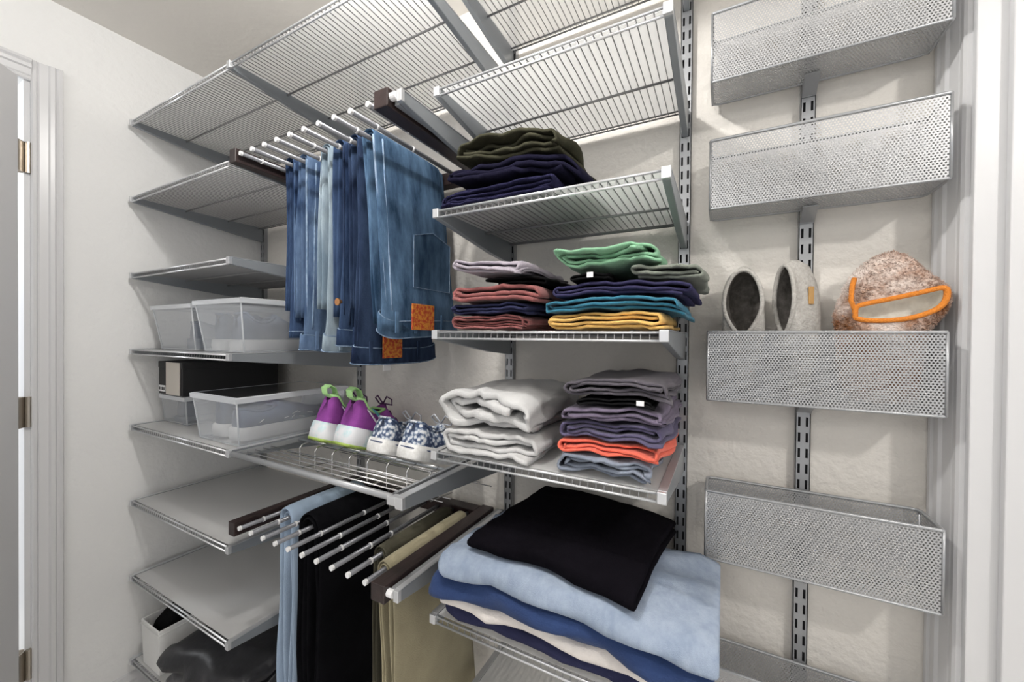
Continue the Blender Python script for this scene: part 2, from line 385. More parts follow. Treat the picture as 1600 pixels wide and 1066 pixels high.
# ------------------------------------------------------------------ folded clothes
HF = {}
HX0, HY0, HC, HNX, HNY = -1.80, -.46, .006, 320, 80
def spread(a, r, fn):
    o = a.copy()
    for dx in range(-r, r+1):
        for dy in range(-r, r+1): o = fn(o, np.roll(np.roll(a, dx, 0), dy, 1))
    return o
def settle_pile(key, shelf, verts):
    # lay the garment on what is already in its pile: every column is moved down or up to rest on the one below
    v = np.array(verts); i = np.clip(((v[:, 0]-HX0)/HC).astype(int), 0, HNX-1); j = np.clip(((v[:, 1]-HY0)/HC).astype(int), 0, HNY-1)
    if key not in HF: HF[key] = np.full((HNX, HNY), shelf)
    top = HF[key]; bot = np.full((HNX, HNY), 9.0); np.minimum.at(bot, (i, j), v[:, 2]); bot = spread(bot, 2, np.minimum)
    raw = np.where(bot < 8, top-bot+.0012, -9); raw = np.maximum(raw, np.where(bot < 8, raw.max()-.022, -9)); far = raw.copy()
    for k in range(4): far = np.where(far < -8, spread(far, 2, np.maximum), far)
    sh = spread(far, 3, np.maximum); acc = np.zeros_like(sh); n = 0
    for dx in range(-3, 4):
        for dy in range(-3, 4): acc += np.where(np.roll(np.roll(sh, dx, 0), dy, 1) < -8, sh, np.roll(np.roll(sh, dx, 0), dy, 1)); n += 1
    sh = acc/n
    fx = (v[:, 0]-HX0)/HC-.5; fy = (v[:, 1]-HY0)/HC-.5; a = np.clip(fx.astype(int), 0, HNX-2); b = np.clip(fy.astype(int), 0, HNY-2); tx = fx-a; ty = fy-b
    v[:, 2] += sh[a, b]*(1-tx)*(1-ty)+sh[a+1, b]*tx*(1-ty)+sh[a, b+1]*(1-tx)*ty+sh[a+1, b+1]*tx*ty
    new = np.full((HNX, HNY), -9.0); np.maximum.at(new, (i, j), v[:, 2]); new = spread(new, 2, np.maximum); HF[key] = np.maximum(top, new)
    return [tuple(p) for p in v]
def folded(name, label, cat, group, x0, x1, y0, y1, z, h, m, turns=4, fold='L', seed=0, lift=0, tiltx=0, tilty=0, dome=0, wr=1, rot=0, droop=0, flat=1.0):
    """a garment folded into a soft stadium spiral, fold end on the left ('L'), right ('R') or front ('F')"""
    if fold in 'LR': U0, U1, W0, W1 = x0, x1, y0, y1
    else: U0, U1, W0, W1 = y0, y1, x0, x1
    cx, cy = (x0+x1)/2, (y0+y1)/2; LU = U1-U0
    N = turns; dh = h/(N+1.0); th = dh*.90
    hh = [h/2-dh/2-i*dh*.5*2*(N/(N+.0))*.5 for i in range(N+1)]
    path = []
    # half-turn rows: row i at level sign * hh[i]
    rnd = random.Random(seed)
    l = [i*dh*.5+rnd.uniform(0, .006)*(i > 0) for i in range(N+1)]; r_ = [i*dh*.5+rnd.uniform(0, .02)*(i > 0) for i in range(N+1)]
    NP = 16
    for i in range(N):
        zi = hh[i]*(1 if i % 2 else -1)*1.0
        zj = hh[i+1]*(-1 if i % 2 else 1)
        rad = abs(zj-zi)/2; mid = (zi+zj)/2; bul = min(rad, LU*.2)
        a = U1-bul-r_[i] if i else U1-rnd.uniform(.0, .03); b = U0+bul+l[i]
        if i % 2 == 0:
            for k in range(NP): path.append((a+(b-a)*k/NP, zi))
            for k in range(9):
                t = math.pi*k/9; path.append((b-bul*math.sin(t), mid-(rad*math.cos(t))*(1 if zj > zi else -1)))
        else:
            a2 = U0+bul+l[i]; b2 = U1-bul-r_[i]
            for k in range(NP): path.append((a2+(b2-a2)*k/NP, zi))
            if i < N-1:
                for k in range(9):
                    t = math.pi*k/9; path.append((b2+bul*math.sin(t), mid-(rad*math.cos(t))*(1 if zj > zi else -1)))
            else: path.append((b2, zi))
    P = len(path)
    yrow = [rnd.uniform(-.004, .016)*min(wr, 1.6) for i in range(N+2)]; lw = (P-1)/N
    def yo(i): q = i/lw; a_ = int(q); t_ = q-a_; t_ = max(0, (t_-.6)/.4); return yrow[a_]*(1-t_)+yrow[min(a_+1, N+1)]*t_
    nr = []
    for i in range(P):
        a = path[max(0, i-1)]; b = path[min(P-1, i+1)]; d = V((b[0]-a[0], b[1]-a[1])); d = d.normalized() if d.length > 1e-9 else V((1, 0)); nr.append((-d.y, d.x))
    vs_ = [0, .006, .02]+[k/13 for k in range(1, 13)]+[.98, .994, 1]
    rings = []
    LW = W1-W0
    for j, vv in enumerate(vs_):
        tf = .35 if j in (0, len(vs_)-1) else (.85 if j in (1, len(vs_)-2) else 1)
        ring = []
        for side in (1, -1):
            rng = range(P) if side == 1 else range(P-1, -1, -1)
            for i in rng:
                u, zz = path[i]; n_ = nr[i]
                o = side*th/2*tf
                uu = u+n_[0]*o; z2 = zz+n_[1]*o
                if fold == 'R': uu = U0+U1-uu
                e = sn(i*.11, vv*1.5, 0, seed)*.013*wr+yo(i)+sn(i*.33, 0, 4, seed)*.006*wr
                w_ = W0+LW*vv+e*(1-vv)
                uf = (u-U0)/LU
                k1 = (sn(uu*22, w_*9, 0, 77)*.0062+sn(uu*22, w_*9, zz*30, seed+.5)*.0026)*wr+sn(uu*50, w_*22, zz*70, seed+1.5)*.0030*wr+sn(uu*95, w_*30, zz*120, seed+2.5)*.0013*wr
                uu += sn(w_*14, zz*40, 0, seed+2)*.012*wr
                x, y = (uu, w_) if fold in 'LR' else (w_, uu)
                q = max(0, 1-4*((x-cx)/(x1-x0))**2)
                q2 = max(0, 1-4*((y-cy)/(y1-y0))**2)
                zf = (z2+h/2)/h
                zc = z+h/2+z2*flat+k1*.75+dome*(q*.75+q2*.25)*(.35+.65*zf)+tiltx*(x-x0)+tilty*(y-y0)
                if droop and y < y0+.09: zc -= droop*((y0+.09-y)/.09)**2
                ring.append((x, y, zc+lift))
        rings.append(ring)
    mb = MB(); mb.rings(rings, True, False, False)
    m2 = len(rings[0])   # cap strips at both ends
    for base in (0, (len(rings)-1)*m2):
        for i in range(P-1): mb.f.append((base+i, base+i+1, base+m2-2-i, base+m2-1-i))
    c, s_ = math.cos(rot), math.sin(rot)
    mb.v = [(cx+(x-cx)*c-(y-cy)*s_, cy+(x-cx)*s_+(y-cy)*c, zz) for x, y, zz in mb.v]
    if group or cat == 'jacket':
        sh_ = [q for q in (ZR[1]+.004, ZR[2]+.004, ZR[3]+.004, .712, .198) if q <= z+.002]; mb.v = settle_pile(group or 'heap', max(sh_), mb.v)
    mb.v = [(x-cx, y-cy, zz-z) for x, y, zz in mb.v]
    o = mb.build(name, m, None, smooth=True); o.location = (cx, cy, z)
    tag(o, label, cat, group); return o
def cloth_tag(o, x, y, z, w_, h_, name='label_tag'):
    near = [v.co+o.location for v in o.data.vertices if abs(v.co.x+o.location.x-x) < .012]; y = min(q.y for q in near)-.0005; fr = [q.z for q in near if q.y < y+.012]; z = (min(fr)+max(fr))/2
    p = MB().box((x-w_/2, y-.002, z-h_/2), (x+w_/2, y, z+h_/2)).build(name, CAP, o, label='small white printed label')
    p.matrix_parent_inverse = Matrix.Translation(-V(o.location))

ROSE = fabric('rose_cotton', (.20, .07, .068)); NAVY = fabric('navy_cotton', (.020, .022, .055)); LILAC = fabric('lilac_grey_cotton', (.30, .27, .31))
BLACK = fabric('black_cotton', (.007, .007, .0075)); MUST = fabric('mustard_cotton', (.60, .37, .115)); TEAL = fabric('teal_cotton', (.025, .125, .19))
INDIGO = fabric('indigo_cotton', (.028, .026, .066)); SAGE = fabric('sage_cotton', (.15, .165, .14)); GREEN = fabric('green_cotton', (.19, .37, .235))
OLIVE = fabric('olive_fleece', (.034, .033, .022), 1.6, 300); DNAVY = fabric('dark_navy_fleece', (.0075, .007, .017), 1.3); KNIT = fabric('navy_knit', (.014, .0135, .036), 1.5, 260, .8)
HEATH = fabric('heather_grey_fleece', (.50, .50, .50), 1.12, 350); SLATE = fabric('slate_blue_cotton', (.18, .205, .255)); CORAL = fabric('coral_cotton', (.60, .115, .075))
PLUM = fabric('plum_cotton', (.075, .066, .12)); PLUM2 = fabric('dusty_plum_cotton', (.115, .095, .14)); CHAR = fabric('charcoal_cotton', (.075, .068, .082))
INKB = fabric('ink_black_twill', (.0035, .003, .0045), 1.5); LDEN = denim('light_denim', (.25, .31, .41), (.34, .40, .50), 22); BLUE = fabric('blue_chino', (.022, .042, .115)); WHITEC = fabric('off_white_cotton', (.64, .60, .57)); NAVY2 = fabric('navy_chino', (.023, .025, .062))

z3 = ZR[2]+.004; gA = 'folded shirts in the pile beside the jeans'; gB = 'folded shirts in the pile beside the upright'
yF, yBk = -.335, -.06
folded('folded_shirt', 'rose folded T-shirt at the bottom of its pile, on the wire shelf', 'shirt', gA, -.500, -.315, yF, yBk, z3, 0.0288, ROSE, 5, seed=1)
folded('folded_shirt', 'navy folded shirt between two rose T-shirts', 'shirt', gA, -.500, -.306, yF, yBk, z3+.036, 0.0240, NAVY, 3, seed=2, tiltx=-.02)
folded('folded_shirt', 'rose folded T-shirt under the lilac-grey shirt', 'shirt', gA, -.512, -.306, yF, yBk, z3+.068, 0.0352, ROSE, 3, seed=3, tiltx=-.13)
folded('folded_shirt', 'black folded T-shirt lying behind the lilac-grey shirt', 'shirt', gA, -.440, -.303, yF+.03, yBk, z3+.090, 0.0176, BLACK, 2, fold='R', seed=4)
folded('folded_shirt', 'lilac-grey folded shirt on top of the rose and navy pile', 'shirt', gA, -.505, -.325, yF, yBk-.03, z3+.113, 0.0272, LILAC, 3, seed=5, tiltx=-.22)
folded('folded_shirt', 'mustard yellow folded shirt at the bottom of its pile', 'shirt', gB, -.283, -.075, yF, yBk, z3, 0.0288, MUST, 4, seed=6, dome=.004)
folded('folded_shirt', 'teal folded shirt between mustard and indigo shirts', 'shirt', gB, -.288, -.052, yF, yBk, z3+.036, 0.0224, TEAL, 3, seed=7, tiltx=-.06, dome=.003)
folded('folded_shirt', 'indigo folded shirt on the teal shirt', 'shirt', gB, -.272, -.035, yF, yBk, z3+.064, 0.0240, INDIGO, 3, seed=8, tiltx=-.10, dome=.003)
folded('folded_shirt', 'sage grey rolled shirt sticking out right beside the indigo shirt', 'shirt', gB, -.146, -.028, yF+.012, yBk, z3+.078, 0.0272, SAGE, 3, fold='R', seed=9)
o = folded('folded_shirt', 'thin black folded shirt with a white label under the green shirt', 'shirt', gB, -.250, -.160, yF+.004, yBk, z3+.093, 0.0144, BLACK, 2, seed=10)
cloth_tag(o, -.205, yF+.002, z3+.102, .011, .009)
folded('folded_shirt', 'mint green folded shirt on top of its pile', 'shirt', gB, -.266, -.095, yF, yBk, z3+.111, 0.0320, GREEN, 4, seed=11, tiltx=-.14, wr=1.6)

z2 = ZR[1]+.004; gC = 'sweaters on the upper shelf'
folded('folded_sweater', 'dark navy knitted sweater under the other sweaters, on the wire shelf', 'sweater', gC, -.535, -.262, yF, yBk, z2, 0.0355, KNIT, 5, seed=21, dome=.006, tiltx=-.03)
folded('folded_sweater', 'dark navy fleece sweater between the knitted and the olive sweater', 'sweater', gC, -.522, -.235, yF+.004, yBk, z2+.046, 0.0385, DNAVY, 3, seed=22, dome=.016, tiltx=-.16, wr=1.8)
folded('folded_sweater', 'olive green fleece sweater on top of the navy sweaters', 'sweater', gC, -.512, -.262, yF+.02, yBk, z2+.094, 0.0370, OLIVE, 4, seed=23, dome=.020, tiltx=-.18, wr=1.8)

z4 = ZR[3]+.004; gD = 'grey sweatshirts'; gE = 'folded shirts with the coral one'
folded('folded_sweatshirt', 'heather grey sweatshirt lying on the lined shelf', 'sweatshirt', gD, -.522, -.300, yF, yBk, z4, 0.0522, HEATH, 4, seed=31, wr=1.5, tiltx=-.03)
folded('folded_sweatshirt', 'heather grey sweatshirt on top of the other grey one', 'sweatshirt', gD, -.518, -.308, yF, yBk, z4+.060, 0.0766, HEATH, 4, seed=32, wr=2.0, tiltx=-.17, dome=.012)
folded('folded_shirt', 'slate blue folded shirt under the coral shirt', 'shirt', gE, -.268, -.092, -.350, yBk, z4, 0.0348, SLATE, 4, seed=33, wr=1.5)
folded('folded_shirt', 'coral orange folded shirt', 'shirt', gE, -.253, -.075, -.338, yBk, z4+.040, 0.0226, CORAL, 3, seed=34, tiltx=-.03)
folded('folded_shirt', 'plum folded shirt on the coral shirt', 'shirt', gE, -.260, -.072, -.336, yBk, z4+.066, 0.0296, PLUM, 4, seed=35, wr=1.4)
folded('folded_shirt', 'dusty plum folded shirt under the one with a white label', 'shirt', gE, -.257, -.070, -.336, yBk, z4+.100, 0.0261, PLUM2, 3, seed=36, tiltx=-.04)
o = folded('folded_shirt', 'black folded shirt with a white label under the charcoal shirt', 'shirt', gE, -.225, -.078, -.334, yBk, z4+.128, 0.0122, BLACK, 2, seed=37)
cloth_tag(o, -.118, -.335, z4+.135, .012, .008)
folded('folded_shirt', 'charcoal folded shirt on top of the plum shirts', 'shirt', gE, -.256, -.068, -.336, yBk, z4+.142, 0.0313, CHAR, 4, seed=38)

z5 = .712; gF = 'trousers in the big pile'
folded('folded_trousers', 'navy blue trousers at the bottom of the big pile', 'trousers', gF, -.522, -.012, -.338, -.04, z5, .040, NAVY2, 2, fold='F', seed=41, droop=.004, wr=1.2)
folded('folded_trousers', 'off-white trousers between two blue ones', 'trousers', gF, -.520, -.010, -.354, -.04, z5+.036, .032, WHITEC, 2, fold='F', seed=42, wr=1.6)
folded('folded_trousers', 'royal blue trousers under the light denim', 'trousers', gF, -.516, -.004, -.370, -.04, z5+.066, .048, BLUE, 2, fold='F', seed=43, wr=1.8, dome=.006)
folded('folded_trousers', 'light blue denim trousers under the black trousers', 'trousers', gF, -.504, .002, -.374, -.122, z5+.112, .040, LDEN, 2, fold='F', seed=44, wr=1.8, dome=.014, droop=.012)
folded('folded_trousers', 'black trousers on top of the light blue denim', 'trousers', gF, -.440, -.098, -.352, -.045, z5+.158, .040, INKB, 2, fold='F', seed=45, wr=1.0, dome=.016, rot=-.10, tiltx=-.02, tilty=.05)

# ------------------------------------------------------------------ hanging trousers
def hang(name, label, group, x, z, y0, y1, lenL, lenR, t, m, seed=0, hips=.0, legs=2, seam=None, waist=True, dark=None, sway=0, hem=None, cat='trousers', stitch=None, wrk=1):
    T = thing(name, label, cat, (x, (y0+y1)/2, z), group)
    rnd = random.Random(seed); yc, hw = (y0+y1)/2, (y1-y0)/2
    R0 = .0080
    def path_pt(k, s):   # s in metres from the left end; returns x,z,nx,nz,frac down right
        r = R0+t*(k+.5); arc = math.pi*r
        if s < lenL: return -r, -(lenL-s), -1, 0, -(lenL-s)/lenL
        if s < lenL+arc:
            a = (s-lenL)/r; return -r*math.cos(a), r*math.sin(a), -math.cos(a), math.sin(a), 0
        d = s-lenL-arc; return r, -d, 1, 0, d/lenR
    def centre(k, s):
        px_, pz, nx, nz, fr = path_pt(k, s); d = -pz if pz < 0 else 0
        spread = (.0015+.002*k)*min(1, d/.35)+sn(d*5, 0, 0, seed)*.001*min(1, d/.1)
        return x+px_+(spread if px_ > 0 else -spread*.6)+sway*d, z+pz, nx, nz, fr, d
    parts = []
    for k in range(legs):
        r = R0+t*(k+.5); arc = math.pi*r; ss = [lenL*i/16 for i in range(16)]+[lenL+arc*i/12 for i in range(12)]+[lenL+arc+lenR*i/24 for i in range(25)]; rings = []
        dl = -.018*k if lenL > .1 else 0
        for s in ss:
            cx_, cz, nx, nz, fr, d = centre(k, s)
            wid = hw*(1+hips*max(0, fr-.45)**1.0*1.2-.05*k+.03*sn(s*6, k, 1, seed)); yo = yc+sn(s*4, k*3, 2, seed)*.009-(.010*k)
            if fr > .45: yo -= hips*.05*(fr-.45)
            ht = t*.5*(.98+.14*sn(s*7, k, 5, seed)*min(1, d/.05)+.18*min(1, d/.2))
            ring = []
            for q in range(28):
                a = 2*math.pi*q/28; c_, s_ = math.cos(a), math.sin(a)
                yy = math.copysign(abs(c_)**.55, c_)*wid; hhh = math.copysign(abs(s_)**.8, s_)*ht
                hhh += sn(yy*26, s*7, k, seed+3)*.0022*wrk*min(1, d/.06)*(1 if abs(c_) < .97 else .4)
                ring.append((cx_+nx*hhh, yo+yy, cz+nz*hhh))
            rings.append(ring)
        parts.append(MB().rings(rings, True, True, True).build('trouser_leg', m, T, smooth=True))
    def face(k, d, yy):   # a point on the outer right side, distance d down
        r = R0+t*(k+.5); s = lenL+math.pi*r+d; cx_, cz, nx, nz, fr, dd = centre(k, s)
        return V((cx_+t*.5*1.3+.0012, yy, cz))
    K = legs-1
    if waist:
        zb = -lenR; r = []
        cxa = centre(0, lenL+math.pi*(R0+t*.5)+lenR-.02)[0]; cxb = centre(K, lenL+math.pi*(R0+t*(K+.5))+lenR-.02)[0]
        cxm = (cxa+cxb)/2; hx = (cxb-cxa)/2+t*.85; ww = hw*(1+hips*.72)
        for zz, g in ((zb+.036, 1.0), (zb+.034, 1.03), (zb-.004, 1.05), (zb-.006, 1.02), (zb-.004, .86), (zb+.03, .84)):
            ring = []
            for q in range(40):
                a = 2*math.pi*q/40; c_, s_ = math.cos(a), math.sin(a)
                yy = math.copysign(abs(c_)**.6, c_)*ww*g; hx_ = math.copysign(abs(s_)**.75, s_)*hx*(g if g > .9 else .72)
                ring.append((cxm+hx_+sn(yy*14, zz*3, 0, seed+9)*.004, yc-hips*.0275+yy-.004, z+zz+.010*sn(a*.7, 0, 0, seed+4)-.03*(hx_/hx)*.25))
            r.append(ring)
        wb = MB().rings(r, True, False, True).build('waistband', m, T, smooth=True)
        for yy in (-.85, -.35, .45):
            p = face(K, lenR-.018, yc-hips*.03+yy*ww*.9)
            MB().box((p.x+.0035, p.y-.005, p.z-.024), (p.x+.0075, p.y+.005, p.z+.026)).build('belt_loop', m, wb, bevel=.001)
        if stitch:
            for q in (0, 2):
                MB().tube([V(p)+(V(p)-V((cxm, yc, p[2]))).normalized()*.0008 for p in r[q]], .0013, 5, closed=True).build('waist_stitching', stitch, wb)
        if dark: MB().rings([r[-1]], True, False, True).build('waist_shade_cap', dark, wb)  # dark cap paints the shade inside the open waist
    if hem:
        for k in range(legs):
            nn = len(parts[k].data.vertices)//28
            for row in (nn-2,):
                MB().tube([V(parts[k].data.vertices[row*28+q].co)+V((0, -.0006, -.002)) for q in range(28)], .0014, 5, closed=True).build('hem_stitching', hem, parts[k])
    if seam:
        for yy in (y0+.022,):
            pts = [face(K, d, yy-.012*(d/lenR))-V((.004, 0, 0)) for d in [i*lenR*.9/14 for i in range(15)]]
            MB().tube(pts, .0028, 6).build('side_seam', seam, T, smooth=True)
            pts = [V((centre(k_, lenL+math.pi*(R0+t*(k_+.5))+d)[0], y0-.006+.002*k_, z-d)) for k_ in (K,) for d in [i*lenR*.85/14 for i in range(15)]]
            MB().tube(pts, .0026, 6).build('inseam', seam, T, smooth=True)
    T['_face'] = 0; del T['_face']
    return T, face, K
def decorate(T, face, K, d, y, w_, h_, m, name, label=None, th=.003, off=.004):
    a = face(K, d, y); n = len(T.children)
    o = MB().box((a.x+off, a.y-w_/2, a.z-h_/2), (a.x+off+th, a.y+w_/2, a.z+h_/2)).build(name, m, T, bevel=.001, label=label); return o
def pocket(T, face, K, d, y, w_, h_, m, stitch):
    a = face(K, d, y); X = a.x+.003
    poly = [(a.y-w_/2, a.z-h_/2), (a.y+w_/2, a.z-h_/2), (a.y+w_/2, a.z+h_*.36), (a.y, a.z+h_/2), (a.y-w_/2, a.z+h_*.36)]
    p = MB().prism(poly, 0, X, X+.004).build('back_pocket', m, T, bevel=.0012)
    ring = [(X+.0045, yy, zz) for yy, zz in poly]
    st = MB().tube(ring, .0013, 5, closed=True).build('pocket_stitching', stitch, p)

JD = denim('denim_dark_blue', (.014, .028, .070), (.055, .095, .185)); JM = denim('denim_mid_blue', (.032, .062, .135), (.14, .21, .33)); JL = denim('denim_light_wash', (.16, .22, .28), (.32, .39, .44))
JI = denim('denim_indigo', (.009, .017, .044), (.038, .064, .125)); JF = denim('denim_faded_blue', (.020, .048, .095), (.115, .20, .32), 9); SEAM = denim('denim_seam_pale', (.12, .19, .30), (.30, .39, .52), 70)
STITCH = mat('stitch_thread', (.50, .47, .42), .8)
def patch_mat():
    m = mat('leather_patch', (.62, .25, .035), .6, 0, .75, 120, .3, 90, .4, (.45, .05, .02), (1, 1, 1)); return m
PATCH = patch_mat(); COPPER = mat('copper_button', (.85, .42, .18), .25, .9)
gJ = 'jeans hanging on the upper trouser rack'; zu = 1.768
hang('hanging_jeans', 'dark blue jeans hanging beside the left rail, hem downwards', gJ, RODX[1], zu, -.335, -.088, .40, .475, .0068, JD, 51, .10, 2, JM, False, hem=SEAM)
hang('hanging_jeans', 'mid blue jeans between the dark pair by the rail and the light-wash pair', gJ, RODX[2], zu, -.335, -.088, .42, .500, .0068, JM, 52, .10, 2, SEAM, True, DARK, stitch=SEAM)
hang('hanging_jeans', 'light-wash jeans hanging among the blue ones', gJ, RODX[4], zu, -.345, -.088, .40, .500, .0072, JL, 53, .08, 2, None, True, DARK, stitch=SEAM)
T, fc, K = hang('hanging_jeans', 'dark blue jeans with a copper button, next to the light-wash pair', gJ, RODX[5], zu, -.342, -.088, .42, .490, .0062, JD, 54, .10, 2, JI, True, DARK, stitch=SEAM)
a = fc(K, .385, -.345); b = MB().tube([(a.x-.012, -.352, a.z), (a.x-.012, -.360, a.z)], .009, 16).build('button', COPPER, T)
settle(T)
T, fc, K = hang('hanging_jeans', 'indigo jeans with a leather waist patch, behind the faded pair', gJ, RODX[6], zu, -.345, -.088, .40, .525, .0064, JI, 55, .16, 2, None, True, DARK, stitch=SEAM, sway=.03)
decorate(T, fc, K, .495, -.262, .066, .056, PATCH, 'leather_patch', 'orange leather patch with red print', .003, .006)
MB().box((fc(K, .54, 0).x-.014, -.275, zu-.556), (fc(K, .54, 0).x-.012, -.250, zu-.505)).build('care_tag', CAP, T)
settle(T)
T, fc, K = hang('hanging_jeans', 'faded blue jeans with a stitched back pocket and leather patch, beside the sweaters', gJ, RODX[7], zu, -.345, -.088, .44, .455, .0072, JF, 56, .14, 2, SEAM, True, DARK, stitch=SEAM, sway=.10)
pocket(T, fc, K, .270, -.185, .145, .150, JF, SEAM)
decorate(T, fc, K, .420, -.240, .082, .064, PATCH, 'leather_patch', 'orange leather patch with red print', .003, .007)
settle(T)
for t_ in [o for o in bpy.data.objects if o.name.startswith('hanging_jeans')]: settle(t_)

JOG = fabric('pale_blue_chambray', (.29, .37, .48), 1.15, 500); KHA = fabric('khaki_chino', (.32, .285, .19), 1.2, 500); OLV = fabric('dark_olive_chino', (.060, .056, .040), 1.4, 500); BLK = fabric('deep_black_wool', (.004, .004, .005), 1.5, 400); BEI = fabric('beige_chino', (.52, .42, .29), 1.15, 500)
gH = 'trousers hanging on the lower trouser rack'; zl_ = .797
def lower(label, x, y0, y1, lL, lR, t, m, seed, legs=2, hips=.05, sway=0, seam=None):
    T, fc, K = hang('hanging_trousers', label, gH, x, zl_, y0, y1, lL, lR, t, m, seed, hips, legs, seam, False, None, sway, wrk=2.0); settle(T); return T
lower('pale blue chambray trousers hanging beside the left rail', RODX[1], -.345, -.088, .52, .56, .0130, JOG, 61)
lower('wide black trousers hanging next to the pale blue pair', RODX[3], -.345, -.088, .50, .58, .0112, BLK, 62, 3, .04)
lower('dark olive trousers hanging behind the khaki pair', RODX[8], -.350, -.088, .45, .50, .0066, OLV, 63, 2, .05)
lower('khaki trousers hanging beside the right rail', RODX[9], -.385, -.088, .42, .62, .0062, KHA, 64, 2, .22, .05)

# ------------------------------------------------------------------ shoes
def shoe(name, label, cat, group, loc, yaw, pitch, L, W, prof, sole_h, mats, roll=0, lace=None, extras=None):
    """local: +y heel->toe; prof: list of (t, half width factor, height, open) ; mats: upper, sole, outsole, lining, collar"""
    T = thing(name, label, cat, loc, group); T.rotation_euler = (pitch, roll, yaw)
    rings = []; so, so2 = [], []
    for t, wf, h, op in prof:
        y = t*L; a = W/2*wf; z0 = sole_h; H = z0+h; ins = z0+.012
        cw = a*(.62 if op else .30)
        R = [(-a*.97, y, z0), (-a*1.03, y, z0+h*.25), (-a*.98, y, z0+h*.5), (-a*.84, y, z0+h*.78), (-cw, y, H),]
        if op: inner = [(-cw*.85, y, H-.002), (-cw*.9, y, z0+h*.5), (-cw*.7, y, ins), (cw*.7, y, ins), (cw*.9, y, z0+h*.5), (cw*.85, y, H-.002)]
        else: inner = [(cw*q, y, H+.003*(1-q*q)) for q in (-.85, -.5, -.15, .15, .5, .85)]
        rings.append(R+inner+[(-p[0], p[1], p[2]) for p in R[::-1]])
    mb = MB().rings(rings, False); n = len(rings[0])
    mb.f.append(tuple(range(n))); mb.f.append(tuple(range((len(rings)-1)*n, len(rings)*n)))
    u = mb.build('upper', mats[0], T, smooth=True)
    def sole(z0, z1, g, nm, m):
        rr = []
        out = []
        for t, wf, h, op in prof: out.append((W/2*wf*g, t*L))
        outl = [(-a, y) for a, y in out]+[(a, y) for a, y in out[::-1]]
        outl[0] = (outl[0][0], -.004)
        for z, g2 in ((z0, .95), (z0+.002, 1.0), ((z0+z1)/2, 1.05), (z1-.002, 1.02), (z1, .97)):
            rr.append([(x*g2, (y-L/2)*(1+(g2-1)*.3)+L/2+(-.003 if y < .01 else 0), z) for x, y in outl])
        return MB().rings(rr, True, True, True).build(nm, m, T, smooth=True)
    sole(.006 if mats[2] else 0, sole_h+.004, 1.06, 'sole', mats[1])
    if mats[2]: sole(0, .009, 1.03, 'outsole', mats[2])
    op = [(t*L, W/2*wf*.62, sole_h+h) for t, wf, h, o_ in prof if o_]
    col = [(-a, y, z) for y, a, z in op]+[(a, y, z) for y, a, z in op[::-1]]
    MB().tube(col, .0045, 8, closed=True).build('collar', mats[4], T, smooth=True)
    yy = [(t*L, W/2*wf*.5, sole_h+.0135) for t, wf, h, o_ in prof if o_]
    MB().prism([(-a, y) for y, a, z in yy]+[(a, y) for y, a, z in yy[::-1]], 2, sole_h+.012, sole_h+.016).build('insole', mats[3], T)
    if lace:
        clo = [(t*L, W/2*wf*.34, sole_h+h) for t, wf, h, o_ in prof if not o_ and .3 < t < .72]
        for (y, a, z) in clo: MB().tube([(-a*1.2, y, z-.004), (-a*.4, y+.002, z+.005), (a*.4, y+.002, z+.005), (a*1.2, y, z-.004)], .0028, 6).build('lace', lace, T, smooth=True)
        y, a, z = clo[0]
        for s_ in (-1, 1): MB().tube([(0, y, z+.006), (s_*.02, y-.012, z+.026), (s_*.036, y-.004, z+.020), (s_*.028, y+.01, z+.006), (0, y, z+.006)], .0022, 6).build('lace_loop', lace, T, smooth=True)
    return T
RUN = [(0, .42, .062, 0), (.012, .60, .080, 1), (.06, .78, .082, 1), (.14, .84, .062, 1), (.22, .86, .054, 1), (.30, .86, .058, 1), (.36, .88, .070, 1), (.40, .90, .082, 0), (.50, .95, .066, 0), (.62, 1.0, .050, 0), (.75, 1.0, .038, 0), (.87, .88, .030, 0), (.96, .60, .020, 0), (1, .28, .008, 0)]
LOW = [(0, .46, .050, 0), (.012, .66, .056, 1), (.06, .80, .055, 1), (.14, .84, .046, 1), (.22, .86, .043, 1), (.30, .86, .047, 1), (.35, .88, .054, 1), (.39, .90, .062, 0), (.50, .95, .052, 0), (.62, 1.0, .042, 0), (.75, 1.0, .036, 0), (.87, .90, .030, 0), (.96, .66, .022, 0), (1, .30, .010, 0)]
PURP = mat('purple_mesh', (.23, .045, .26), .8, 0, .3, 20, .4, 700, .3, (.33, .075, .37)); LIME = mat('lime_trim', (.42, .72, .30), .6); OUTG = mat('green_outsole', (.28, .38, .08), .7, 0, .3, 60)
def sole_mat():
    m = mat('white_teal_sole', (.80, .81, .84), .45, 0, .2, 9, 0, 1, .5, (.25, .66, .70)); e = [n for n in m.node_tree.nodes if n.type == 'VALTORGB'][0].color_ramp.elements
    e[0].position = .46; e[1].position = .64; return m
SOLW = sole_mat(); DPUR = mat('dark_purple', (.06, .012, .07), .8); TEALM = mat('teal_mark', (.10, .42, .44), .5); WHT = mat('white_rubber', (.78, .77, .74), .5, 0, .2, 40)
